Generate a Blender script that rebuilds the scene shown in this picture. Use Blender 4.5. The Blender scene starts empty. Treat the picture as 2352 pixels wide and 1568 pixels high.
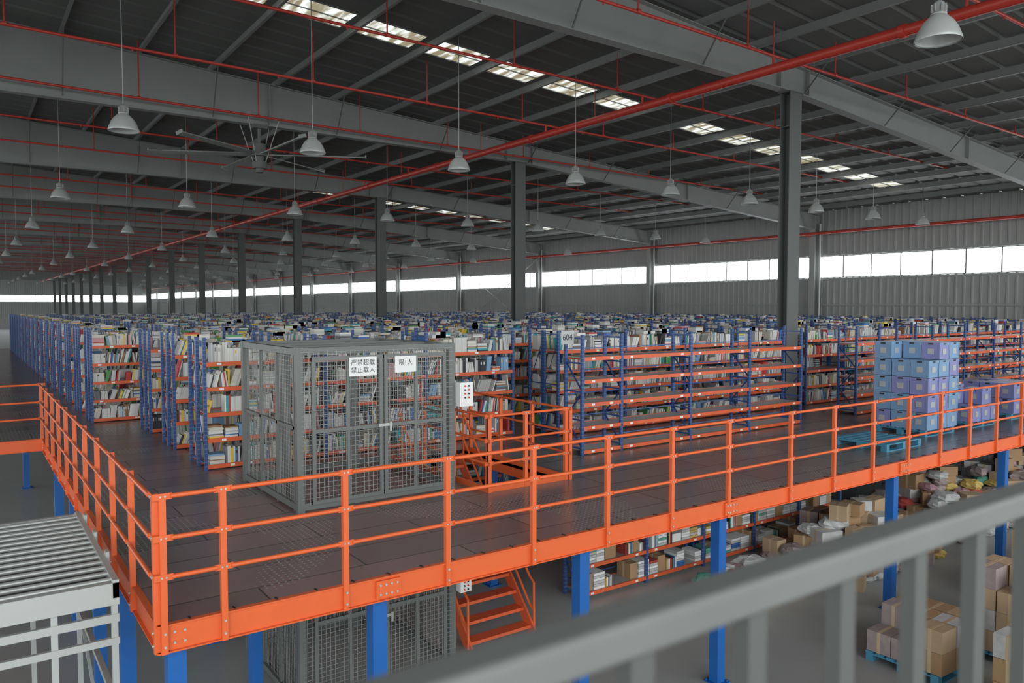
import bpy, math, random
from mathutils import Matrix, Vector, Euler
random.seed(7)
S=bpy.context.scene
EYE=5.24; DECK=2.60
try:
    S.view_settings.view_transform='Standard'; S.view_settings.look='None'
except Exception: pass

# ------------------------------------------------------------ materials
def mat(name,col,rough=.5,metal=0,emit=0,noise=0,nscale=3,bump=0,spec=.5):
    m=bpy.data.materials.new(name); m.use_nodes=True
    nt=m.node_tree; b=nt.nodes['Principled BSDF']
    b.inputs['Base Color'].default_value=(*col,1)
    b.inputs['Roughness'].default_value=rough
    b.inputs['Metallic'].default_value=metal
    b.inputs['Specular IOR Level'].default_value=spec
    if emit:
        b.inputs['Emission Color'].default_value=(*col,1)
        b.inputs['Emission Strength'].default_value=emit
    if noise:
        tc=nt.nodes.new('ShaderNodeTexCoord'); n=nt.nodes.new('ShaderNodeTexNoise')
        n.inputs['Scale'].default_value=nscale; n.inputs['Detail'].default_value=4
        nt.links.new(tc.outputs['Object'],n.inputs['Vector'])
        mx=nt.nodes.new('ShaderNodeMix'); mx.data_type='RGBA'
        mx.inputs[6].default_value=(*[c*(1-noise) for c in col],1)
        mx.inputs[7].default_value=(*[min(1,c*(1+noise)) for c in col],1)
        nt.links.new(n.outputs['Fac'],mx.inputs[0]); nt.links.new(mx.outputs[2],b.inputs['Base Color'])
        if bump:
            bp=nt.nodes.new('ShaderNodeBump'); bp.inputs['Strength'].default_value=bump
            nt.links.new(n.outputs['Fac'],bp.inputs['Height']); nt.links.new(bp.outputs['Normal'],b.inputs['Normal'])
    return m
ORANGE=mat('orange_paint',(.77,.135,.036),.38,noise=.08,nscale=4)
ORANGED=mat('rack_beam_orange',(.72,.125,.042),.4,noise=.1,nscale=5)
BLUE=mat('column_blue',(.012,.12,.42),.4,noise=.1,nscale=3)
STEEL=mat('galvanised_steel',(.46,.47,.46),.35,.4,noise=.12,nscale=8)
CAGE=mat('cage_grey_steel',(.16,.17,.165),.45,.3,noise=.1,nscale=6)
WIRE=mat('cage_wire',(.32,.33,.32),.4,.4)
WHITE=mat('paper_white',(.80,.80,.80),.7)
BOLT=mat('bolt_zinc',(.6,.58,.52),.35,.5)
REDP=mat('sprinkler_red',(.50,.045,.03),.4,noise=.1)
ROOFM=mat('roof_sheet',(.150,.157,.152),.6,noise=.15,nscale=.6)
PURL=mat('purlin_steel',(.25,.26,.255),.5,.1,noise=.1)
RAFT=mat('rafter_grey',(.27,.28,.27),.55,noise=.12,nscale=1.2)
COLM=mat('column_grey',(.12,.126,.124),.55,noise=.1,nscale=1)
WCOL=mat('wall_column_grey',(.36,.37,.36),.55,noise=.08)
WALLM=mat('wall_sheet_grey',(.36,.37,.36),.6,noise=.08,nscale=.7)
FLOORM=mat('concrete_floor',(.38,.385,.375),.35,noise=.12,nscale=.9,bump=.02)
GLOW=mat('daylit_glazing',(.93,.97,1),.5,emit=5.5)
LAMPM=mat('lamp_shade_aluminium',(.50,.52,.51),.35,.15)
LAMPD=mat('lamp_housing',(.40,.40,.40),.4,.3)
BLACK=mat('black_plastic',(.02,.02,.02),.5)
TEXT=mat('ink',(.05,.05,.06),.7)
HAND=mat('handrail_grey',(.165,.17,.165),.6,noise=.12,nscale=5)
BALU=mat('baluster_grey',(.10,.105,.10),.6)
SHELF=mat('shelf_board',(.46,.47,.47),.4,.15)
FRAMEW=mat('conveyor_frame_light_grey',(.46,.48,.47),.4,.1,noise=.05)
CARD=mat('cardboard',(.38,.235,.125),.8,noise=.12,nscale=4)
CARD2=mat('cardboard_light',(.46,.33,.21),.8,noise=.12,nscale=4)
TAPE=mat('packing_tape',(.55,.42,.26),.3)
BAGW=mat('woven_bag_white',(.50,.50,.50),.7,noise=.3,nscale=9)
BAGG=mat('woven_bag_green',(.10,.34,.26),.7,noise=.25,nscale=9)
BAGY=mat('woven_bag_yellow',(.55,.40,.12),.7,noise=.25,nscale=9)
BAGP=mat('wrapped_parcel',(.34,.27,.27),.6,noise=.3,nscale=9)
BAGK=mat('wrapped_parcel_pink',(.42,.25,.28),.6,noise=.3,nscale=9)
BAGR=mat('parcel_red',(.42,.06,.05),.6,noise=.2,nscale=9)
BIN=mat('bin_light_blue',(.19,.33,.53),.4,noise=.08,nscale=6)
BIN2=mat('bin_violet',(.23,.25,.50),.4,noise=.08)
PALB=mat('pallet_blue',(.07,.27,.42),.5)
RED=mat('button_red',(.7,.02,.02),.4)
UPR=mat('rack_upright_blue',(.03,.085,.30),.45)
nt=UPR.node_tree; b=nt.nodes['Principled BSDF']
tc=nt.nodes.new('ShaderNodeTexCoord'); sp=nt.nodes.new('ShaderNodeSeparateXYZ')
mu=nt.nodes.new('ShaderNodeMath'); mu.operation='MULTIPLY'; mu.inputs[1].default_value=14
fr=nt.nodes.new('ShaderNodeMath'); fr.operation='FRACT'
gt=nt.nodes.new('ShaderNodeMath'); gt.operation='GREATER_THAN'; gt.inputs[1].default_value=.78
mx=nt.nodes.new('ShaderNodeMix'); mx.data_type='RGBA'
mx.inputs[6].default_value=(.028,.075,.24,1); mx.inputs[7].default_value=(.10,.15,.30,1)
nt.links.new(tc.outputs['Object'],sp.inputs[0]); nt.links.new(sp.outputs['Z'],mu.inputs[0])
nt.links.new(mu.outputs[0],fr.inputs[0]); nt.links.new(fr.outputs[0],gt.inputs[0])
nt.links.new(gt.outputs[0],mx.inputs[0]); nt.links.new(mx.outputs[2],b.inputs['Base Color'])
BRACE=mat('rack_brace_blue',(.02,.055,.19),.5)
# steel deck plates with seams, some of them perforated
DECKM=mat('deck_plate',(.08,.08,.08),.26)
nt=DECKM.node_tree; b=nt.nodes['Principled BSDF']
tc=nt.nodes.new('ShaderNodeTexCoord')
br=nt.nodes.new('ShaderNodeTexBrick'); br.inputs['Scale'].default_value=1; br.offset=.5
br.inputs['Brick Width'].default_value=2.2; br.inputs['Row Height'].default_value=.6
br.inputs['Mortar Size'].default_value=.010; br.inputs['Bias'].default_value=0
br.inputs['Color1'].default_value=(.165,.165,.158,1); br.inputs['Color2'].default_value=(.225,.222,.215,1); br.inputs['Mortar'].default_value=(.045,.045,.045,1)
nt.links.new(tc.outputs['Object'],br.inputs['Vector'])
vo=nt.nodes.new('ShaderNodeTexVoronoi'); vo.voronoi_dimensions='2D'; vo.inputs['Scale'].default_value=15; vo.inputs['Randomness'].default_value=0
nt.links.new(tc.outputs['Object'],vo.inputs['Vector'])
lt=nt.nodes.new('ShaderNodeMath'); lt.operation='LESS_THAN'; lt.inputs[1].default_value=.17
nt.links.new(vo.outputs['Distance'],lt.inputs[0])
nz=nt.nodes.new('ShaderNodeTexNoise'); nz.inputs['Scale'].default_value=.7; nz.inputs['Detail'].default_value=0; nt.links.new(tc.outputs['Object'],nz.inputs['Vector'])
g2=nt.nodes.new('ShaderNodeMath'); g2.operation='GREATER_THAN'; g2.inputs[1].default_value=.58
nt.links.new(nz.outputs['Fac'],g2.inputs[0])
m2=nt.nodes.new('ShaderNodeMath'); m2.operation='MULTIPLY'; nt.links.new(lt.outputs[0],m2.inputs[0]); nt.links.new(g2.outputs[0],m2.inputs[1])
nz2=nt.nodes.new('ShaderNodeTexNoise'); nz2.inputs['Scale'].default_value=.22; nt.links.new(tc.outputs['Object'],nz2.inputs['Vector'])
mr=nt.nodes.new('ShaderNodeMapRange'); mr.inputs[1].default_value=.42; mr.inputs[2].default_value=.58
nt.links.new(nz2.outputs['Fac'],mr.inputs[0])
mxa=nt.nodes.new('ShaderNodeMix'); mxa.data_type='RGBA'; mxa.blend_type='MULTIPLY'; mxa.inputs[7].default_value=(1.32,.84,.86,1)  # reddish reflected sheen painted into the plate colour in noise patches
nt.links.new(mr.outputs[0],mxa.inputs[0]); nt.links.new(br.outputs['Color'],mxa.inputs[6])
mxb=nt.nodes.new('ShaderNodeMix'); mxb.data_type='RGBA'; mxb.inputs[7].default_value=(.42,.42,.40,1)
nt.links.new(m2.outputs[0],mxb.inputs[0]); nt.links.new(mxa.outputs[2],mxb.inputs[6]); nt.links.new(mxb.outputs[2],b.inputs['Base Color'])
# skylight
SKYL=mat('skylight_panel',(1,1,.95),.5,emit=4)
nt=SKYL.node_tree; b=nt.nodes['Principled BSDF']
tc=nt.nodes.new('ShaderNodeTexCoord'); nz=nt.nodes.new('ShaderNodeTexNoise'); nz.inputs['Scale'].default_value=1.6
mp=nt.nodes.new('ShaderNodeMapping'); mp.inputs['Scale'].default_value=(3,.6,1)
nt.links.new(tc.outputs['Object'],mp.inputs[0]); nt.links.new(mp.outputs[0],nz.inputs[0])
cr=nt.nodes.new('ShaderNodeValToRGB'); cr.color_ramp.elements[0].position=.42; cr.color_ramp.elements[0].color=(.22,.18,.085,1)
cr.color_ramp.elements[1].position=.60; cr.color_ramp.elements[1].color=(.93,1,.95,1)
nt.links.new(nz.outputs['Fac'],cr.inputs[0]); nt.links.new(cr.outputs[0],b.inputs['Emission Color'])
b.inputs['Emission Strength'].default_value=1.05

bookcols=[(.62,.62,.60),(.70,.69,.66),(.52,.53,.55),(.63,.59,.51),(.72,.72,.72),(.42,.42,.41),(.66,.65,.62),(.56,.54,.48),
 (.75,.52,.05),(.55,.05,.05),(.05,.16,.42),(.04,.34,.36),(.09,.32,.10),(.04,.04,.05),(.32,.18,.10),(.58,.30,.33),(.20,.36,.55),(.16,.16,.18)]
BOOKW=[8,8,6,5.5,8,5,6,5.5,3.2,2.8,3.0,2.4,1.8,3.4,2.6,1.8,3,3.5]
BOOKM=[mat('book_cover_%d'%i,c,.55) for i,c in enumerate(bookcols)]

# ------------------------------------------------------------ mesh builder
class MB:
    def __init__(s): s.v=[];s.f=[];s.m=[];s.s=[]
    def add(s,vs,fs,mi=0,sm=False):
        o=len(s.v); s.v.extend(vs)
        for f in fs: s.f.append([i+o for i in f]); s.m.append(mi); s.s.append(sm)
    BF=[(0,3,2,1),(4,5,6,7),(0,1,5,4),(1,2,6,5),(2,3,7,6),(3,0,4,7)]
    def box(s,x0,x1,y0,y1,z0,z1,mi=0):
        s.add([(x0,y0,z0),(x1,y0,z0),(x1,y1,z0),(x0,y1,z0),(x0,y0,z1),(x1,y0,z1),(x1,y1,z1),(x0,y1,z1)],MB.BF,mi)
    def obox(s,c,size,mtx,mi=0):
        hx,hy,hz=[q/2 for q in size]
        vs=[Vector(c)+mtx@Vector(p) for p in [(-hx,-hy,-hz),(hx,-hy,-hz),(hx,hy,-hz),(-hx,hy,-hz),(-hx,-hy,hz),(hx,-hy,hz),(hx,hy,hz),(-hx,hy,hz)]]
        s.add([tuple(v) for v in vs],MB.BF,mi)
    def bar(s,p0,p1,w,h,mi=0):
        p0=Vector(p0);p1=Vector(p1);d=p1-p0;L=d.length
        q=d.to_track_quat('X','Z').to_matrix()
        s.obox((p0+p1)/2,(L,w,h),q,mi)
    def tube(s,p0,p1,r,n=10,mi=0,r2=None):
        p0=Vector(p0);p1=Vector(p1);d=p1-p0
        q=d.to_track_quat('Z','Y').to_matrix(); r2=r if r2 is None else r2
        vs=[]
        for p,rr in ((p0,r),(p1,r2)):
            for i in range(n):
                a=2*math.pi*i/n; vs.append(tuple(p+q@Vector((rr*math.cos(a),rr*math.sin(a),0))))
        s.add(vs,[(i,(i+1)%n,n+(i+1)%n,n+i) for i in range(n)],mi,True)
        s.add(vs,[tuple(range(n-1,-1,-1)),tuple(range(n,2*n))],mi)
    def path(s,pts,r,n=10,mi=0):
        for a,b in zip(pts[:-1],pts[1:]): s.tube(a,b,r,n,mi)
    def lathe(s,prof,c,n=20,mi=0):
        vs=[];k=len(prof)
        for r,z in prof:
            for i in range(n):
                a=2*math.pi*i/n; vs.append((c[0]+r*math.cos(a),c[1]+r*math.sin(a),c[2]+z))
        fs=[(j*n+i,j*n+(i+1)%n,(j+1)*n+(i+1)%n,(j+1)*n+i) for j in range(k-1) for i in range(n)]
        s.add(vs,fs,mi,True)
    def mesh(s,name,mats):
        me=bpy.data.meshes.new(name); me.from_pydata(s.v,[],s.f)
        for m in mats: me.materials.append(m)
        me.polygons.foreach_set('material_index',s.m); me.polygons.foreach_set('use_smooth',s.s)
        me.update(); return me
    def obj(s,name,mats,loc=(0,0,0),parent=None):
        return put(name,s.mesh(name,mats),loc,parent)
def put(name,me,loc=(0,0,0),parent=None,rz=0):
    o=bpy.data.objects.new(name,me); S.collection.objects.link(o)
    o.location=loc; o.rotation_euler=(0,0,rz)
    if parent: o.parent=parent
    return o
def empty(name,loc=(0,0,0)):
    o=bpy.data.objects.new(name,None); S.collection.objects.link(o); o.location=loc; o.empty_display_size=.2
    return o

# ------------------------------------------------------------ shell
def roofz(x):
    r=EYE+6.35-.072*(x-17.6)
    pk=EYE+6.35-.072*(-2.1-17.6)
    return r if x>=-2.1 else pk-.072*(-2.1-x)
XW=37.3; YE=206; YS=-6; XL=-22
m=MB(); m.box(-60,XW+.3,-60,YE+.3,-.2,0); m.obj('floor',[FLOORM])
m=MB()
for (xa,xb) in ((XL,-2.1),(-2.1,XW+.1)):
    y=YS
    prof=[]
    while y<YE:
        prof+= [(y,0),(y+.62,0),(y+.66,.05),(y+.74,.05)]; y+=.8
    vs=[];fs=[]
    for (yy,dz) in prof:
        vs+=[(xa,yy,roofz(xa)+dz),(xb,yy,roofz(xb)+dz)]
    for i in range(len(prof)-1): fs.append((2*i,2*i+2,2*i+3,2*i+1))
    m.add(vs,fs)
    za,zb=roofz(xa)+.1,roofz(xb)+.1
    m.add([(xa,YS,za),(xb,YS,zb),(xb,YE,zb),(xa,YE,za)],[(0,1,2,3)])
m.obj('ceiling',[ROOFM])
m=MB(); px=[]
x=-21
while x<XW:
    px.append(x); z=roofz(x)-.01
    m.box(x-.012,x+.012,YS,YE,z-.2,z); m.box(x-.07,x+.012,YS,YE,z-.212,z-.2); x+=1.95
m.obj('roof_purlins',[PURL])
for yc in (18.3,42.3,66.3,90.3,114.3,138.3):
    for x in px:
        if x<2.5 or x>33: continue
        if 17.5<x<18.3: continue
        m=MB(); a,b2=x+.16,x+1.74
        za,zb=roofz(a)-.012,roofz(b2)-.012
        m.add([(a,yc-.53,za),(b2,yc-.53,zb),(b2,yc+.53,zb),(a,yc+.53,za),(a,yc-.53,za+.01),(b2,yc-.53,zb+.01),(b2,yc+.53,zb+.01),(a,yc+.53,za+.01)],MB.BF)
        for yy in (yc-.55,yc,yc+.55):
            m.bar((a,yy,za-.01),(b2,yy,zb-.01),.03,.03,1)
        m.obj('skylight',[SKYL,PURL])
def rafter():
    m=MB()
    bot=lambda x:(EYE+5.62-.009*x if 0<=x<=17.6 else (EYE+5.62-.03*(-x) if x<0 else EYE+5.46-.077*(x-17.6)))
    xs=[-21,-2.1,8,17.0,18.2,27,XW-.2]
    for a,b2 in zip(xs[:-1],xs[1:]):
        ta,tb,ba,bb=roofz(a)-.22,roofz(b2)-.22,bot(a),bot(b2)
        m.add([(a,-.006,ba),(b2,-.006,bb),(b2,.006,bb),(a,.006,ba),(a,-.006,ta),(b2,-.006,tb),(b2,.006,tb),(a,.006,ta)],MB.BF)
        for (za,zb) in ((ta,tb),(ba,bb)):
            m.add([(a,-.14,za-.01),(b2,-.14,zb-.01),(b2,.14,zb-.01),(a,.14,za-.01),(a,-.14,za+.01),(b2,-.14,zb+.01),(b2,.14,zb+.01),(a,.14,za+.01)],MB.BF)
        m.box(b2-.012,b2+.012,-.13,.13,bb,tb)
    for i,x in enumerate(px):
        if i%2==0 and -18<x<XW-2:
            for sgn in (-1,1): m.bar((x,.1*sgn,bot(x)+.03),(x,.75*sgn,roofz(x)-.21),.03,.03,1)
    return m.mesh('roof_rafter',[RAFT,COLM])
RM=rafter()
m=MB()
zt=EYE+5.45
m.box(-.24,.24,-.15,-.13,0,zt); m.box(-.24,.24,.13,.15,0,zt); m.box(-.01,.01,-.13,.13,0,zt)
m.box(-.3,.3,-.18,.18,zt-.03,zt); m.box(-.24,.24,-.13,.13,zt-.9,zt-.88)
CM=m.mesh('steel_column',[COLM])
m=MB(); zt=EYE+4.75
m.box(-.25,-.23,-.17,.17,0,zt-.3); m.box(.1,.12,-.17,.17,0,zt); m.box(-.23,.1,-.01,.01,0,zt-.3)
m.tube((.0,-.30,0),(.0,-.30,zt-.5),.055,10,1)
for z in (3.5,6.5,9): m.box(-.02,.02,-.30,-.01,z,z+.04)
WM=m.mesh('wall_column',[WCOL,LAMPM])
for k in range(-1,17):
    y=12.35+12*k
    put('roof_rafter',RM,(0,y,0)); put('steel_column',CM,(17.6,y,0)); put('wall_column',WM,(XW-.32,y,0))
def corr(m,along,x0,a0,a1,z0,z1,face):
    p=[];a=a0
    while a<a1: p+=[(a,0),(a+.20,0),(a+.23,.035),(a+.30,.035),(a+.33,0)]; a+=.36
    p=[q for q in p if q[0]<=a1]+[(a1,0)]
    vs=[];fs=[]
    for q,d in p:
        if along=='y': vs+=[(x0-face*d,q,z0),(x0-face*d,q,z1)]
        else: vs+=[(q,x0-face*d,z0),(q,x0-face*d,z1)]
    for i in range(len(p)-1): fs.append((2*i,2*i+2,2*i+3,2*i+1))
    m.add(vs,fs)
W0,W1=EYE+1.42,EYE+2.56
m=MB()
corr(m,'y',XW,YS,YE,0,W0,1); corr(m,'y',XW,YS,YE,W1,EYE+4.95,1)
for z in (1.2,3.2,5.2,W0-.12,W1+.02,9.0): m.box(XW-.12,XW-.04,YS,YE,z,z+.1)
m.obj('wall_right',[WALLM])
m=MB()
E0,E1=EYE+.75,EYE+2.15
corr(m,'x',YE,XL,XW,0,E0,1); corr(m,'x',YE,XL,XW,E1,EYE+6,1)
m.add([(XL,YE,EYE+6),(XW,YE,EYE+6),(XW,YE,roofz(XW)+.1),(-2.1,YE,roofz(-2.1)+.1),(XL,YE,roofz(XL)+.1)],[(0,1,2,3,4)])
m.obj('wall_back',[WALLM])
k=1
for j in range(-1,16):
    y0=12.35+12*j+.02; y1=y0+11.96
    if j==-1: y0=YS
    m=MB(); m.box(XW-.02,XW+.02,y0,y1,W0,W1,0)
    y=y0
    while y<y1: m.box(XW-.06,XW-.02,y-.028,y+.028,W0,W1,1); y+=1.5
    m.box(XW-.06,XW-.02,y0,y1,W0,W0+.04,1); m.box(XW-.06,XW-.02,y0,y1,W1-.04,W1,1)
    m.obj('window_%d'%k,[GLOW,CAGE]); k+=1
m=MB(); m.box(XL,XW-.2,YE-.02,YE+.02,E0,E1,0)
x=XL
while x<XW: m.box(x-.06,x+.06,YE-.06,YE-.02,E0,E1,1); x+=4
m.obj('window_%d'%k,[GLOW,WCOL])
m=MB()
for (ya,yb) in ((48.35,60.35),):
    m.tube((XW-.5,ya,3),(XW-.5,yb,EYE+3.6),.03,6); m.tube((XW-.5,yb,3),(XW-.5,ya,EYE+3.6),.03,6)
m.obj('wall_brace_rod',[WCOL])

# ------------------------------------------------------------ pipes
m=MB()
m.tube((15,YS,EYE+5.28),(15,YE-2,EYE+5.28),.11,14)
y=-4
while y<YE-3:
    m.tube((15,y,EYE+5.28),(15,y+.12,EYE+5.28),.135,14); m.tube((15,y+3,EYE+5.28),(15,y+3,roofz(15)-.2),.012,6); y+=6
m.obj('sprinkler_main_pipe',[REDP])
m=MB(); m.tube((36.3,YS,EYE+3.7),(36.3,YE-2,EYE+3.7),.075,10)
y=0.35
while y<YE-3: m.bar((36.3,y+.1,EYE+3.6),(36.9,y+.1,EYE+3.6),.05,.05); y+=12
m.obj('wall_fire_pipe',[REDP])
hz=lambda x:EYE+5.78-.014*x
ys=[6.9,11.0,15.1,19.3,23.75,28.4,32.6,37]
while ys[-1]<150: ys.append(ys[-1]+4.1)
m=MB()
m.tube((-18,0,hz(-18)),(36,0,hz(36)),.034,8)
x=-16.5
while x<35:
    m.tube((x,0,hz(x)-.07),(x,0,hz(x)),.018,6); m.tube((x+.9,0,hz(x+.9)),(x+.9,0,roofz(x+.9)-.02),.018,6)
    m.tube((x+.86,0,hz(x)),(x+.94,0,hz(x)),.05,8)
    x+=3.3
m.tube((15,0,EYE+5.35),(15,0,hz(15)),.03,8)
BP=m.mesh('sprinkler_branch_pipe',[REDP])
for y in ys: put('sprinkler_branch_pipe',BP,(0,y,0))

# ------------------------------------------------------------ pendant lamps
LZ=EYE+3.45
def lampmesh(x):
    m=MB()
    prof=[(.285,0),(.29,.01),(.27,.07),(.235,.16),(.18,.25),(.12,.31),(.095,.33),(.09,.33)]
    m.lathe(prof,(0,0,0),24,0)
    m.lathe([(.275,.012),(.225,.16),(.17,.25),(.0,.3)],(0,0,0),24,0)
    m.lathe([(0,.33),(.1,.33),(.1,.36),(.075,.37),(.075,.47),(.06,.50),(.02,.53),(0,.53)],(0,0,0),16,1)
    for i in range(8):
        a=i*math.pi/4; m.obox((.085*math.cos(a),.085*math.sin(a),.42),(.03,.006,.1),Matrix.Rotation(a,3,'Z'),1)
    m.tube((0,0,.53),(0,0,roofz(x)-LZ-.02),.010,5,1)
    return m.mesh('pendant_lamp',[LAMPM,LAMPD])
for i in range(-3,9):
    x=2.75+3.9*i
    if abs(x-17.6)<.6: x+=.5
    me=lampmesh(x)
    for j in range(0,13):
        put('pendant_lamp',me,(x,5.2+12*j,LZ))

# ------------------------------------------------------------ ceiling fan
fx,fy,fz=7.7,24.35,EYE+4.72
fan=empty('ceiling_fan',(fx,fy,fz))
m=MB()
m.box(-.22,.22,-.16,.16,.72,.84,0)
m.tube((0,0,.2),(0,0,.8),.05,12,0)
m.tube((0,0,.0),(0,0,.25),.2,20,0); m.tube((0,0,-.12),(0,0,0),.26,20,0); m.tube((0,0,-.62),(0,0,-.12),.12,14,0); m.tube((0,0,-.5),(0,0,-.3),.22,16,0)
m.obj('motor_and_mount',[COLM],parent=fan)
m=MB()
for i in range(4):
    a=math.pi/4+i*math.pi/2; m.tube((.2*math.cos(a),.2*math.sin(a),-.3),(.7*math.cos(a),.7*math.sin(a),1.05),.014,6,0)
m.obj('guy_wires',[WCOL],parent=fan)
m=MB()
for i in range(6):
    a=math.radians(-27+60*i)
    R=Matrix.Rotation(a,3,'Z')@Matrix.Rotation(math.radians(16),3,'X')
    c=Matrix.Rotation(a,3,'Z')@Vector((1.75,0,-.06)); m.obox(c,(2.95,.20,.03),R,0)
    c=Matrix.Rotation(a,3,'Z')@Vector((3.24,0,-.04)); m.obox(c,(.04,.22,.10),R,0)
m.obj('blades',[RAFT],parent=fan)

# ------------------------------------------------------------ mezzanine deck
Y0=6.82; X0=1.30; YL=17.8; YB=56; XLD=-1.6
m=MB(); t=.05
def dk(xa,xb,ya,yb): m.box(xa,xb,ya,yb,DECK-t,DECK)
SX0,SX1,SY0,SY1=6.0,7.4,9.05,12.0
dk(X0,SX0,Y0,YB); dk(SX1,36.6,Y0,YB); dk(SX0,SX1,Y0,SY0); dk(SX0,SX1,SY1,YB)
dk(XLD,X0,YL,YB)
m.obj('mezzanine_deck',[DECKM])
m=MB()
for x in (3.3,5.75,8.4,12.9,17.2,21.5,26,30.5): m.box(x-.05,x+.05,Y0+.1,9.3 if x<6 else YB-.2,DECK-.25,DECK-.06)
for y in (9.1,13,17,21,25): m.box(X0+.1,5.6,y-.04,y+.04,DECK-.24,DECK-.06); m.box(7.7,36,y-.04,y+.04,DECK-.24,DECK-.06)
m.obj('mezzanine_joists',[BLUE])
def cchan(m,p0,p1,nrm):
    z1=DECK+.005; z0=DECK-.235
    (xa,ya),(xb,yb)=p0,p1
    nx,ny=nrm
    def bx(d0,d1,za,zb):
        xs=sorted([xa+nx*d0,xb+nx*d1]) if nx else sorted([xa,xb]); yy=sorted([ya+ny*d0,yb+ny*d1]) if ny else sorted([ya,yb])
        m.box(xs[0],xs[1],yy[0],yy[1],za,zb)
    bx(0,.012,z0+.01,z1-.01); bx(-.03,.03,z1-.012,z1); bx(-.03,.07,z0,z0+.012)
m=MB()
cchan(m,(X0-.05,Y0-.03),(36.6,Y0-.03),(0,1))
cchan(m,(X0-.03,Y0-.05),(X0-.03,YL),(1,0))
cchan(m,(XLD,YL-.03),(X0-.03,YL-.03),(0,1))
cchan(m,(XLD-.03,YL-.05),(XLD-.03,YB),(1,0))
for x in (3.33,8.46,12.95,18.0,24.0):
    m.box(x-.13,x+.13,Y0-.062,Y0-.03,DECK-.2,DECK-.03)
    for dx in (-.09,-.03,.03,.09):
        for dz in (-.07,-.16): m.tube((x+dx,Y0-.075,DECK+dz),(x+dx,Y0-.06,DECK+dz),.012,6,1)
for dx in (.08,.16):
    for dz in (-.07,-.16): m.tube((X0+dx,Y0-.05,DECK+dz),(X0+dx,Y0-.03,DECK+dz),.012,6,1)
x=X0+.2
while x<30: m.box(x,x+.014,Y0-.034,Y0+.03,DECK-.0,DECK+.012,2); x+=.37
m.obj('mezzanine_edge_beam',[ORANGE,BOLT,BLACK])

def guard(m,pts,axis,fixed,zb=DECK,low=-.235,rails=(1.08,.735,.41),pr=.02):
    for i,p in enumerate(pts):
        if axis=='x':
            m.box(p-.026,p+.026,fixed-.006,fixed,zb+low,zb+1.1); m.box(p-.026,p-.020,fixed,fixed+.045,zb+low,zb+1.1)
        else:
            m.box(fixed-.006,fixed,p-.026,p+.026,zb+low,zb+1.1); m.box(fixed,fixed+.045,p-.026,p-.020,zb+low,zb+1.1)
        for r in rails:
            if axis=='x':
                m.box(p-.075,p+.075,fixed-.012,fixed-.006,zb+r-.026,zb+r+.026)
                for d in (-.018,.018): m.tube((p+d,fixed-.022,zb+r),(p+d,fixed-.01,zb+r),.009,6,1)
            else:
                m.box(fixed-.012,fixed-.006,p-.075,p+.075,zb+r-.026,zb+r+.026)
                for d in (-.018,.018): m.tube((fixed-.022,p+d,zb+r),(fixed-.01,p+d,zb+r),.009,6,1)
        if low<0:
            for dz in (-.06,-.17):
                if axis=='x': m.tube((p,fixed-.02,zb+dz),(p,fixed-.005,zb+dz),.012,6,1)
                else: m.tube((fixed-.02,p,zb+dz),(fixed-.005,p,zb+dz),.012,6,1)
    for a,b2 in zip(pts[:-1],pts[1:]):
        for r in rails:
            if axis=='x': m.tube((a+.06,fixed-.009,zb+r),(b2-.06,fixed-.009,zb+r),pr,10)
            else: m.tube((fixed-.009,a+.06,zb+r),(fixed-.009,b2-.06,zb+r),pr,10)
fp=[1.30,1.78,2.89,4.0,5.1,6.2,7.3,8.4,9.78]+[9.78+1.1*i for i in range(1,25)]
m=MB(); guard(m,fp,'x',Y0-.067)
lp=[6.82+1.098*i for i in range(11)]
guard(m,lp,'y',X0-.067)
guard(m,[XLD,-.6,.35,X0-.05],'x',YL-.067)
guard(m,[YL+1.1*i for i in range(34)],'y',XLD-.067)
m.obj('guardrail',[ORANGE,BOLT])

m=MB()
s=.075
m.box(-s,s,-s,s,0,DECK-.26); m.box(-.13,.13,-.13,.13,0,.015); m.box(-.1,.1,-.1,.1,DECK-.27,DECK-.255)
for a in (-.1,.1):
    for b2 in (-.1,.1): m.tube((a,b2,.015),(a,b2,.04),.012,6)
CB=m.mesh('mezzanine_column',[BLUE])
cpos=[(1.42,6.97),(3.3,6.97),(5.96,6.97),(8.45,6.97),(12.95,6.97),(17.2,6.97),(21.5,6.97),(26,6.97),
      (1.42,9.4),(1.42,11.6),(1.42,14.2),(1.42,16.7),(3.1,10.3),(3.1,12.4),(12.9,11.3),(17.0,11.5),(21.5,11.5),(26,11.5),(8.0,11.9),(-1.5,18.1),(-1.5,26),(-1.5,34),(1.42,26)]
for (x,y) in cpos: put('mezzanine_column',CB,(x,y,0))

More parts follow.
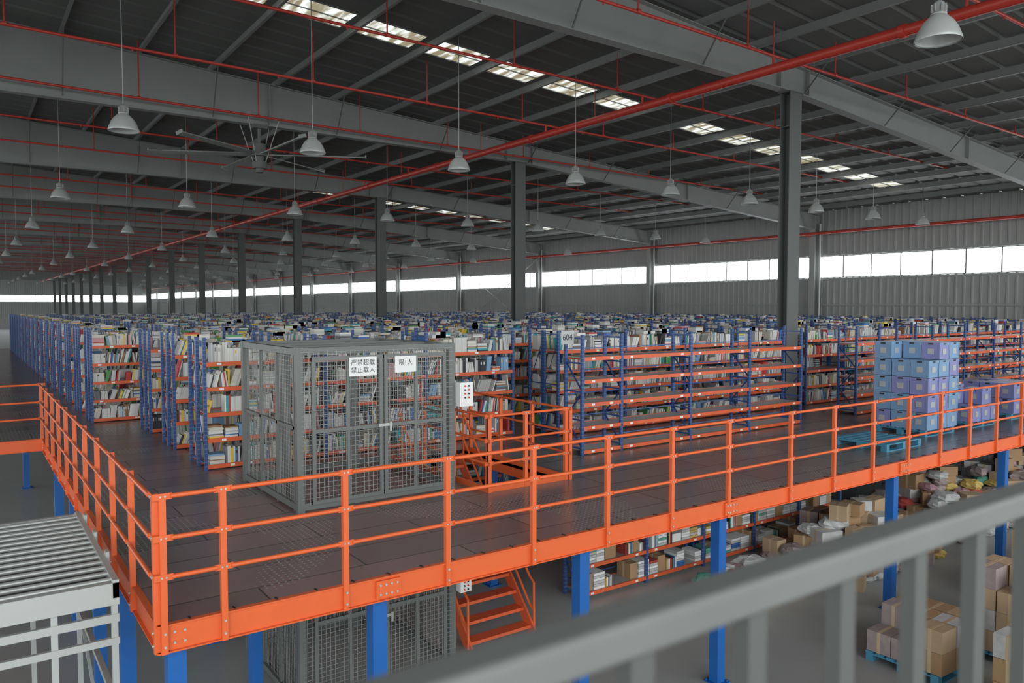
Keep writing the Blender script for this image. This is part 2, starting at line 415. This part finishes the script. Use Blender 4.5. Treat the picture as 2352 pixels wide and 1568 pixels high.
# ------------------------------------------------------------ racks
LV=[.08,.50,.91,1.32,1.72]
def rackmesh(n,bw,double,levels=LV,H=2.12,depth=.5):
    m=MB()
    D=1.0 if double else depth
    ysu=[0,.45,.51,.955] if double else [0,depth-.045]
    for i in range(n+1):
        x=i*bw
        for y in ysu: m.box(x-.025,x+.025,y,y+.045,0,H,0)
        for a in range(0,len(ysu),2):
            ya,yb=ysu[a]+.02,ysu[a+1]+.02
            z=.12;f=True
            while z+.9<H:
                m.bar((x,ya if f else yb,z),(x,yb if f else ya,z+.9),.010,.010,4); z+=.9; f=not f
            for z in (.1,1.02,H-.08): m.box(x-.008,x+.008,ya,yb,z,z+.02,4)
    for i in range(n):
        xa,xb=i*bw+.025,(i+1)*bw-.025
        for l in levels:
            for a in range(0,len(ysu),2):
                ya,yb=ysu[a],ysu[a+1]+.045
                m.box(xa,xb,ya-.002,ya+.03,l-.06,l+.005,1); m.box(xa,xb,yb-.03,yb+.002,l-.06,l+.005,1)
                m.box(xa,xb,ya+.03,yb-.03,l-.012,l,2)
            for q in range(2):
                tx=random.uniform(xa+.1,xb-.2); m.box(tx,tx+.07,-.004,-.002,l-.045,l-.008,3)
    return m.mesh('book_rack',[UPR,ORANGED,SHELF,WHITE,BRACE])
def booksmesh(n,bw,double,seed,levels=LV,fill=1.0):
    rnd=random.Random(seed); m=MB(); idx=list(range(len(BOOKM)))
    sides=[(.035,1),(.965,-1)] if double else [(.035,1)]
    for i in range(n):
        for l in levels:
            for (yf,sg) in sides:
                x=i*bw+.05; xe=(i+1)*bw-.05
                if rnd.random()>fill: continue
                lean=0; run=0; ci=0
                while x<xe-.05:
                    if run<=0:
                        run=rnd.randint(1,9); ci=rnd.choices(idx,BOOKW)[0]; hh=rnd.uniform(.19,.30); ww=rnd.uniform(.012,.04)
                        lean=rnd.choice([0,0,0,0,.12,.25,-.15,.35]); same=rnd.random()<.42
                        if rnd.random()<.06: x+=rnd.uniform(.05,.2); continue
                        if rnd.random()<.10:
                            w=rnd.uniform(.17,.24); z=l
                            for q in range(rnd.randint(3,9)):
                                h=rnd.uniform(.015,.035); dx=rnd.uniform(0,.02); y0=yf+sg*rnd.uniform(0,.02)
                                ya,yb=sorted((y0,y0+sg*.25)); m.box(x+dx,x+dx+w,ya,yb,z,z+h,rnd.choices(idx,BOOKW)[0]); z+=h
                            x+=w+.03; run=0; continue
                    run-=1
                    w=ww if same else rnd.uniform(.010,.042); h=hh if same else hh*rnd.uniform(.85,1.1); h=min(h,.33)
                    c=ci if same else rnd.choices(idx,BOOKW)[0]
                    if x+w+abs(lean)*h>xe: break
                    y0=yf+sg*rnd.uniform(0,.03); ya,yb=sorted((y0,y0+sg*.19))
                    cs,sn=math.cos(lean),math.sin(lean)
                    z=l+ (w*sn if lean>0 else 0)+.001
                    bx=x+(0 if lean>=0 else h*-sn)
                    P=[(bx,z),(bx+w*cs,z-w*sn),(bx+w*cs+h*sn,z-w*sn+h*cs),(bx+h*sn,z+h*cs)]
                    vs=[(p[0],ya,p[1]) for p in P]+[(p[0],yb,p[1]) for p in P]
                    m.add(vs,[(0,1,2,3),(7,6,5,4),(0,4,5,1),(1,5,6,2),(2,6,7,3),(3,7,4,0)],c)
                    if lean==0 and w>.02 and rnd.random()<.4:
                        yb2=ya-.0008 if sg>0 else yb+.0008
                        m.add([(bx+.003,yb2,z+h*.6),(bx+w-.003,yb2,z+h*.6),(bx+w-.003,yb2,z+h*.82),(bx+.003,yb2,z+h*.82)],[(0,1,2,3)],rnd.choices(idx,BOOKW)[0])
                    x+=w*cs+.001
                    if run==0 and lean: x+=abs(sn)*h
                if l==levels[-1] and rnd.random()<.75:
                    for q in range(rnd.randint(1,5)):
                        bx=rnd.uniform(i*bw+.1,xe-.3); z=l+.285
                        for g in range(rnd.randint(1,4)):
                            h=.03; ya,yb=sorted((yf+sg*.01,yf+sg*.24)); m.box(bx,bx+.22,ya,yb,z,z+h,rnd.choices(idx,BOOKW)[0]); z+=h
    return m.mesh('books',BOOKM)
types={}
def get(n,bw,double,seed,fill=1.0):
    k=(n,bw,double); k2=k+(seed,fill)
    if k not in types: types[k]=rackmesh(n,bw,double)
    if k2 not in types: types[k2]=booksmesh(n,bw,double,seed,fill=fill)
    return types[k],types[k2]
def place(n,bw,double,x,y,z,seed,fill=1.0):
    r,bk=get(n,bw,double,seed,fill)
    o=put('book_rack',r,(x,y,z+.001)); put('books',bk,(0,0,0),parent=o); return o
place(3,2.0,True,3.13,12.8,DECK,1)
place(4,1.85,True,9.75,12.1,DECK,2,.97)
place(10,1.78,True,18.1,12.1,DECK,3,.9)
for i,y in enumerate((15.0,17.2)):
    place(8,1.745,True,3.13,y,DECK,10+i); place(10,1.78,True,18.1,y,DECK,3,.9)
y=19.5;i=0
while y<54:
    place(8,1.84,True,2.35,y,DECK,20+i%3); place(10,1.78,True,18.1,y,DECK,3 if i%2 else 30,.9); y+=2.1;i+=1
place(3,2.0,True,3.13,13.2,0,1)
place(4,1.85,True,9.75,13.2,0,2,.97)
def emptyrack(xs,x,y,z,name='storage_rack',lv=LV):
    m=MB(); H=2.12
    for xx in xs:
        for yy in (0,.455): m.box(xx-.03,xx+.03,yy,yy+.045,0,H,0)
        q=.12;f=True
        while q+.5<H: m.bar((xx,.02 if f else .47,q),(xx,.47 if f else .02,q+.5),.022,.022,4); q+=.5; f=not f
        for q in (.1,.6,1.1,1.6,H-.08): m.box(xx-.01,xx+.01,.02,.47,q,q+.03,0)
    for a,b2 in zip(xs[:-1],xs[1:]):
        for l in lv:
            m.box(a+.03,b2-.03,-.003,.03,l-.06,l+.005,1); m.box(a+.03,b2-.03,.47,.503,l-.06,l+.005,1)
            m.box(a+.03,b2-.03,.03,.47,l-.012,l,2)
            for tx in (a+.2,b2-.3): m.box(tx,tx+.07,-.006,-.003,l-.045,l-.008,3)
            m.box(a+.03,b2-.03,.48,.49,l+.12,l+.14,0)
    return m.obj(name,[UPR,ORANGED,SHELF,WHITE,BRACE],(x,y,z+.001))
emptyrack([0,.93,2.77,4.57,6.37],8.83,10.28,DECK)
emptyrack([0,1.8,3.6,5.4,7.2,9.0,10.8],17.4,10.28,DECK)
sg=empty('rack_number_sign',(8.65,10.5,4.67))
m=MB(); m.box(-.14,.14,-.006,0,-.12,.12); m.box(.1,.16,-.0,.01,-.02,.02); m.obj('plate',[SHELF],parent=sg)
def text(body,size,loc,rot,parent,mt=TEXT,spacing=1):
    c=bpy.data.curves.new('lettering','FONT'); c.body=body; c.size=size; c.align_x='CENTER'; c.align_y='CENTER'; c.extrude=.0005
    c.space_line=spacing
    c.materials.append(mt); o=bpy.data.objects.new('lettering',c); S.collection.objects.link(o)
    o.location=loc; o.rotation_euler=rot; o.parent=parent; return o
text('604',.15,(0,-.008,0),(math.pi/2,0,0),sg)

gr=emptyrack([0,1.6,3.2,4.8,6.4,8.0],8.83,10.28,0,'storage_rack',[.12,.62,1.12,1.62,2.0])
def carton(m,cx,cy,z,sx,sy,sz,rz,mi=0):
    R=Matrix.Rotation(rz,3,'Z')
    m.obox((cx,cy,z+sz/2),(sx,sy,sz),R,mi)
    m.obox((cx,cy,z+sz/2),(sx+.004,.05,sz+.004),R,2)
rnd=random.Random(5)
PM=[CARD,CARD2,TAPE,BAGW,BAGG,BAGY,BAGP,BAGK,BAGR,BOOKM[10],WHITE,BOOKM[13]]
m=MB()
for l in [.12,.62,1.12,1.62]:
    x=.08
    while x<7.6:
        w=rnd.uniform(.14,.30); h=rnd.uniform(.14,.36)
        if rnd.random()<.88:
            r=rnd.random()
            if r<.4:
                mi=rnd.choice([3,10,8,9,4,5])
                for g in range(int(h/.05)): m.box(x,x+w-.02,.05,.4,l+.002+g*.05,l+.045+g*.05,rnd.choice([mi,3,10]))
            elif r<.65:
                bx=x
                while bx<x+w-.03: m.box(bx,bx+.028,.04,.30,l+.002,l+.002+h*rnd.uniform(.85,1),rnd.choice([3,10,10,8,9,4,5,11,6])); bx+=.03
            else: carton(m,x+w/2,.24,l+.002,w-.03,.34,h,0,rnd.choice([0,0,1,10]))
        x+=w
        if abs((x%1.6)-0)<.1: x+=.1
m.obj('cartons',PM,parent=gr)

# ------------------------------------------------------------ freight lift cage
CX0,CX1,CY0,CY1=3.45,5.67,9.49,11.75
cage=empty('freight_lift_cage',(0,0,0))
m=MB()
def cagelevel(zb,h):
    w=.045
    for (x,y) in ((CX0,CY0),(CX1,CY0),(CX0,CY1),(CX1,CY1)): m.box(x-w,x+w,y-w,y+w,zb,zb+h)
    for (x,y) in ((CX0,CY0+.14),(CX0,CY0+.8),(CX0,CY0+1.5)): m.box(x-.025,x+.025,y-.025,y+.025,zb,zb+h-.02)
    for z in (zb+.03,zb+h-.09):
        m.box(CX0,CX1,CY0-.04,CY0+.04,z,z+.09); m.box(CX0,CX1,CY1-.04,CY1+.04,z,z+.08)
        m.box(CX0-.04,CX0+.04,CY0,CY1,z,z+.08); m.box(CX1-.04,CX1+.04,CY0,CY1,z,z+.08)
    m.box(CX0-.025,CX0+.025,CY0,CY1,zb+h*.5,zb+h*.5+.04); m.box(CX1-.025,CX1+.025,CY0,CY1,zb+h*.5,zb+h*.5+.04)
    for (a,b2) in ((CX0+.14,4.575),(4.595,CX1-.12)):
        yf=CY0-.06
        for (xa,xb) in ((a,a+.05),(b2-.05,b2),((a+b2)/2-.018,(a+b2)/2+.018)): m.box(xa,xb,yf-.02,yf+.02,zb+.1,zb+h-.12)
        for z in (zb+.1,zb+h*.48,zb+h-.17): m.box(a,b2,yf-.019,yf+.019,z,z+.05)
    m.box(4.5,4.7,CY0-.10,CY0-.08,zb+1.02,zb+1.06,1); m.box(4.66,4.69,CY0-.11,CY0-.08,zb+.95,zb+1.08,1)
cagelevel(DECK,2.1); cagelevel(0,2.35)
m.box(CX0+.5,CX0+.62,CY1-.2,CY1-.08,0,DECK+2.05); m.box(CX1-.62,CX1-.5,CY1-.2,CY1-.08,0,DECK+2.05)
for y in (CY0+.7,CY0+1.4): m.box(CX0,CX1,y-.03,y+.03,DECK+2.03,DECK+2.09)
m.obj('frame',[CAGE,STEEL],parent=cage)
m=MB(); g=.062; wr=.0024
for (zb,h) in ((DECK,2.05),(0,2.3)):
    x=CX0+.05
    while x<CX1:
        m.box(x-wr,x+wr,CY0-.062,CY0-.058,zb+.1,zb+h); m.box(x-wr,x+wr,CY1-.002,CY1+.002,zb+.1,zb+h); x+=g
    y=CY0+.05
    while y<CY1:
        m.box(CX0-.002,CX0+.002,y-wr,y+wr,zb+.1,zb+h); m.box(CX1-.002,CX1+.002,y-wr,y+wr,zb+.1,zb+h); y+=g
    z=zb+.12
    while z<zb+h:
        m.box(CX0,CX1,CY0-.062,CY0-.058,z-wr,z+wr); m.box(CX0,CX1,CY1-.002,CY1+.002,z-wr,z+wr)
        m.box(CX0-.002,CX0+.002,CY0,CY1,z-wr,z+wr); m.box(CX1-.002,CX1+.002,CY0,CY1,z-wr,z+wr); z+=g
m.obj('wire_mesh',[WIRE],parent=cage)
m=MB()
m.box(4.09,4.48,CY0-.090,CY0-.084,4.31,4.56); m.box(4.75,5.07,CY0-.090,CY0-.084,4.33,4.55)
m.obj('notices',[WHITE],parent=cage)
text('严禁超载\n禁止载人',.085,(4.285,CY0-.092,4.435),(math.pi/2,0,0),cage,spacing=1.15)
text('限1人',.085,(4.91,CY0-.092,4.46),(math.pi/2,0,0),cage)
def ctrl(z,w,h):
    m=MB(); x=CX1+.06; y=CY0-.16
    m.box(x,x+w,y,y+.14,z,z+h,0); m.box(x+.02,x+w-.02,y-.005,y,z+.02,z+h-.02,0)
    for i in range(4):
        if .05+.055*i>h-.03: break
        for sx,q in ((-.03,0),(.03,1)):
            m.tube((x+w/2+sx,y-.02,z+h-.05-.055*i),(x+w/2+sx,y,z+h-.05-.055*i),.013,10,1 if (i+q)%2==0 else 2)
    m.obj('control_box',[WHITE,RED,BLACK],parent=cage)
ctrl(3.80,.22,.34); ctrl(1.12,.18,.2)

# ------------------------------------------------------------ staircase
st=empty('staircase',(0,0,0)); m=MB()
ya,yb=11.95,9.75
for x in (6.12,7.3):
    m.bar((x,ya,DECK-.1),(x,yb-.05,.02),.03,.2)
n=11
for i in range(n):
    z=DECK*(i+.6)/(n+.6); y=yb+(ya-yb)*(i+.5)/n
    m.box(6.13,7.29,y-.11,y+.11,z-.02,z); m.box(6.13,7.29,y-.115,y-.105,z-.045,z+.005)
m.obj('flight',[ORANGED],parent=st)
m=MB()
for x in (6.10,7.34):
    for off in (.45,.9):
        m.path([(x,ya,DECK+off-.1),(x,yb+.1,off),(x,yb-.02,off-.08)],.02,8)
    m.path([(x,yb-.02,.82),(x,yb-.03,.05)],.02,8)
    for tt in (.3,.62,.95): 
        y=yb+(ya-yb)*tt; z=DECK*tt; m.tube((x,y,z-.05),(x,y,z+.86),.018,8)
m.obj('stair_handrails',[ORANGE],parent=st)
m=MB()
guard(m,[SX0,SX0+.65,SX1],'x',SY0-.05,low=0,pr=.018)
guard(m,[SY0-.05,SY0+.9,SY0+1.8,SY0+2.75],'y',SX1+.05,low=0,pr=.018)
guard(m,[SY0-.05,SY0+.9,SY0+1.8],'y',SX0-.02,low=0,pr=.018)
m.box(SX0-.03,SX1+.03,SY0-.05,SY0,DECK-.2,DECK+.08); m.box(SX1,SX1+.03,SY0,SY1,DECK-.2,DECK+.08); m.box(SX0-.03,SX0,SY0,SY1,DECK-.2,DECK+.08)
m.obj('stair_opening_guardrail',[ORANGE,BOLT])

# ------------------------------------------------------------ pallets and bins
def palletmesh(mt):
    m=MB()
    for i in range(7): y=-.5+i*.158; m.box(-.6,.6,y,y+.11,.12,.14)
    for x in (-.6,-.05,.5): m.box(x,x+.1,-.5,.55,.1,.12)
    for x in (-.6,-.05,.5):
        for y in (-.5,-.03,.44): m.box(x,x+.1,y,y+.11,.02,.1)
    for y in (-.5,-.03,.44): m.box(-.6,.6,y,y+.11,0,.02)
    return m.mesh('pallet',[mt])
PB=palletmesh(PALB)
def binadd(m,cx,cy,z,w,d,h,mi,lab=2):
    m.box(cx-w/2+.01,cx+w/2-.01,cy-d/2+.01,cy+d/2-.01,z,z+h-.05,mi)
    m.box(cx-w/2,cx+w/2,cy-d/2,cy+d/2,z+h-.06,z+h-.005,mi)
    for sx in (-1,1):
        for sy in (-1,1): m.box(cx+sx*(w/2-.02)-.015,cx+sx*(w/2-.02)+.015,cy+sy*(d/2-.02)-.015,cy+sy*(d/2-.02)+.015,z,z+h-.06,mi)
    m.box(cx-.07,cx+.07,cy-d/2+.002,cy-d/2+.008,z+h*.3,z+h*.62,lab); m.box(cx-w/2+.002,cx-w/2+.008,cy-.06,cy+.06,z+h*.3,z+h*.62,lab)
    m.box(cx-.05,cx+.05,cy-d/2-.004,cy-d/2,z+h-.05,z+h-.02,3); m.box(cx-w/2-.004,cx-w/2,cy-.05,cy+.05,z+h-.05,z+h-.02,3)
put('pallet',PB,(14.05,7.85,DECK))
def binstack(x,y,grid,pv):
    o=empty('plastic_bin_stack',(x,y,DECK)); put('pallet_base',PB,(0,0,0),parent=o); m=MB()
    for i in range(3):
        for j in range(3):
            for k in range(grid[i][j]): binadd(m,-.42+i*.42,-.37+j*.38,.142+k*.35,.405,.37,.345,1 if rnd.random()<pv else 0)
    m.obj('bins',[BIN,BIN2,SHELF,BLACK],parent=o)
binstack(16.2,8.25,[[4,4,5],[5,5,4],[5,5,5]],.15)
binstack(18.1,8.25,[[1,2,1],[2,1,1],[1,1,2]],.8)
binstack(20.2,8.3,[[2,2,2],[2,2,1],[2,2,2]],1)

# ------------------------------------------------------------ parcels on the ground floor
def sack(m,cx,cy,z,r,mi,rr):
    n=12;k=7;vs=[];fs=[]
    sx,sy=rr.uniform(.8,1.3),rr.uniform(.8,1.2); a0=rr.random()*6; ph=[rr.uniform(.78,1.2) for _ in range(n)]
    for j in range(k+1):
        t2=math.pi*j/k; zz=math.cos(t2); ring=math.sin(t2)**.5 if 0<j<k else 0
        for i in range(n):
            a=2*math.pi*i/n+a0; q=ph[i]*(1+.1*math.sin(3*a+2*j))
            vs.append((cx+r*sx*ring*q*math.cos(a),cy+r*sy*ring*q*math.sin(a),z+r*.5*(1+zz)*(.85+.25*ph[(i+j)%n]-.1)))
    for j in range(k):
        for i in range(n): fs.append((j*n+i,j*n+(i+1)%n,(j+1)*n+(i+1)%n,(j+1)*n+i))
    m.add(vs,fs,mi,False)
def pile(name,x0,x1,y0,y1,hmax,seed,pb=.4,step=.42):
    rr=random.Random(seed); m=MB(); cx0,cy0=(x0+x1)/2,(y0+y1)/2
    x=x0
    while x<x1:
        y=y0
        while y<y1:
            dd=1-((x-cx0)/(x1-x0)*2)**2*.7-((y-cy0)/(y1-y0)*2)**2*.6
            H=max(.25,hmax*dd*rr.uniform(.6,1.1)); z=0
            while z<H:
                if rr.random()<pb:
                    r=rr.uniform(.18,.28); sack(m,x+rr.uniform(-.05,.05),y+rr.uniform(-.05,.05),z,r,rr.choice([3,3,3,4,5,6,6,6,7,8]),rr); z+=r*.85
                else:
                    s=[rr.uniform(.28,.50),rr.uniform(.26,.42),rr.uniform(.16,.36)]
                    carton(m,x+rr.uniform(-.05,.05),y+rr.uniform(-.05,.05),z,*s,rr.uniform(-.6,.6),rr.choice([0,0,0,0,1,1,1,3,6])); z+=s[2]
            y+=step
        x+=step
    return m.obj(name,PM)
pile('parcel_pile',13.4,16.4,7.9,9.9,1.15,3,.3)
pile('parcel_pile',18.0,21.0,8.0,10.8,1.1,4,.65)
pile('parcel_pile',22.1,25.4,8.0,10.8,1.1,14,.65)
pile('parcel_pile',27,33,8.0,11.0,1.2,6,.5)
pile('parcel_pile',10.9,12.4,8.4,9.6,.45,9,.6)
def cartonpallet(x,y,seed,lay):
    rr=random.Random(seed); o=empty('carton_pallet',(x,y,0)); put('pallet_base',PB,(0,0,0),parent=o); m=MB()
    for k in range(lay):
        for i in range(3):
            for j in range(3):
                if k==lay-1 and rr.random()<.4: continue
                carton(m,-.39+.39*i,-.36+.37*j,.142+k*.31,.36,.35,.305,rr.uniform(-.05,.05),rr.choice([0,0,0,1,1,1,3,6]))
    m.obj('cartons',PM,parent=o)
cartonpallet(11.4,5.6,1,2); cartonpallet(12.8,4.8,2,4); cartonpallet(13.6,3.2,3,3); cartonpallet(15.2,5.2,4,5)
cartonpallet(17.2,4.8,5,4); cartonpallet(9.5,3.2,6,1); cartonpallet(16.0,3.2,7,4); cartonpallet(19.5,5.0,8,4); cartonpallet(11.2,3.8,9,3)

# ------------------------------------------------------------ roller conveyor
o=empty('roller_conveyor',(0,0,0)); m=MB()
xa,xb,ya,yb,zt=-2.4,1.07,7.45,10.2,2.82
for x in (xa,xb-.05): m.box(x,x+.05,ya,yb,zt-.14,zt+.02)
m.box(xa,xb,ya,ya+.06,zt-.20,zt-.005); m.box(xa,xb,yb-.06,yb,zt-.14,zt)
m.box(xa,xb,ya+.02,ya+.06,zt-.36,zt-.29); m.box(xa,xb,ya+.02,ya+.06,zt-.56,zt-.50)
for y in (ya+.03,yb-.05):
    for x in (xa,-.6,.55,xb-.06): m.box(x,x+.05,y,y+.05,0,zt-.14)
for z in (1.7,.4):
    m.box(xa,xb,ya+.03,ya+.08,z,z+.05); m.box(xb-.06,xb-.01,ya,yb,z,z+.05)
m.bar((xb-.03,ya+.1,.45),(xb-.03,yb-.1,1.7),.03,.03)
for y in (8.2,9.0,9.8): m.box(xb,xb+.03,y,y+.12,zt-.12,zt+.06)
m.obj('frame',[FRAMEW],parent=o)
m=MB(); m.box(xa+.05,xb-.05,ya+.06,yb-.06,zt-.08,zt-.07); m.obj('gap_shade_sheet',[BLACK],parent=o)  # added black sheet standing in for the shade between the rollers
m=MB(); y=ya+.12
while y<yb-.08: m.tube((xa+.05,y,zt-.01),(xb-.05,y,zt-.01),.025,12,0); m.tube((xb-.06,y,zt-.01),(xb+.004,y,zt-.01),.01,6,0); y+=.19
m.obj('rollers',[STEEL],parent=o)

m=MB(); m.box(XLD,1.6,54.0,54.05,DECK,DECK+1.95)
for i in range(3): m.box(XLD+i*1.5,XLD+.06+i*1.5,53.95,54.0,DECK,DECK+1.97)
m.obj('mesh_partition',[CAGE])

# ------------------------------------------------------------ viewing platform handrail (flat bar with rounded edges)
pl=empty('platform_handrail',(0,0,0)); m=MB()
prof=[]; rc=.012; yc,zc,hy,hz2=.76,EYE-.445,.034,.028
for (sy,sz,a0) in ((1,1,0),(-1,1,90),(-1,-1,180),(1,-1,270)):
    for q in range(5):
        a=math.radians(a0+22.5*q); prof.append((yc+sy*(hy-rc)+rc*math.cos(a),zc+sz*(hz2-rc)+rc*math.sin(a)))
n=len(prof); vs=[(-2,p[0],p[1]) for p in prof]+[(9,p[0],p[1]) for p in prof]
m.add(vs,[(i,(i+1)%n,n+(i+1)%n,n+i) for i in range(n)]+[tuple(range(n)),tuple(range(2*n-1,n-1,-1))])
m.obj('rail',[HAND],parent=pl)
m=MB(); x=-1.75
while x<9: m.box(x-.022,x+.022,.745,.775,EYE-1.5,EYE-.465); x+=.25
m.obj('balusters',[BALU],parent=pl)
m=MB(); m.box(-2.2,9.2,-3,.84,EYE-1.62,EYE-1.5)
for x in (-2,3.4,9): m.box(x-.1,x+.1,.55,.75,0,EYE-1.62); m.box(x-.1,x+.1,-2.9,-2.7,0,EYE-1.62)
m.obj('viewing_platform',[CAGE])

# ------------------------------------------------------------ light and camera
w=bpy.data.worlds.new('World'); S.world=w; w.use_nodes=True
bg=w.node_tree.nodes['Background']; bg.inputs[0].default_value=(.94,1,1,1); bg.inputs[1].default_value=2.4
sd=bpy.data.lights.new('low_daylight','SUN'); sd.energy=1.25; sd.angle=math.radians(45); sd.color=(.97,1,.99)
so=bpy.data.objects.new('low_daylight',sd); S.collection.objects.link(so)
d=Vector((.35,.92,-.22)); so.rotation_euler=d.to_track_quat('-Z','Y').to_euler(); so.location=(0,-20,12)
cd=bpy.data.cameras.new('camera'); cd.sensor_width=36; cd.lens=27.28; cd.clip_end=500; cd.clip_start=.05
co=bpy.data.objects.new('camera',cd); S.collection.objects.link(co)
co.location=(0,0,EYE); co.rotation_euler=(math.radians(90-2.7),0,math.radians(-35.4))
cd.dof.use_dof=True; cd.dof.focus_distance=12; cd.dof.aperture_fstop=2.2
S.camera=co
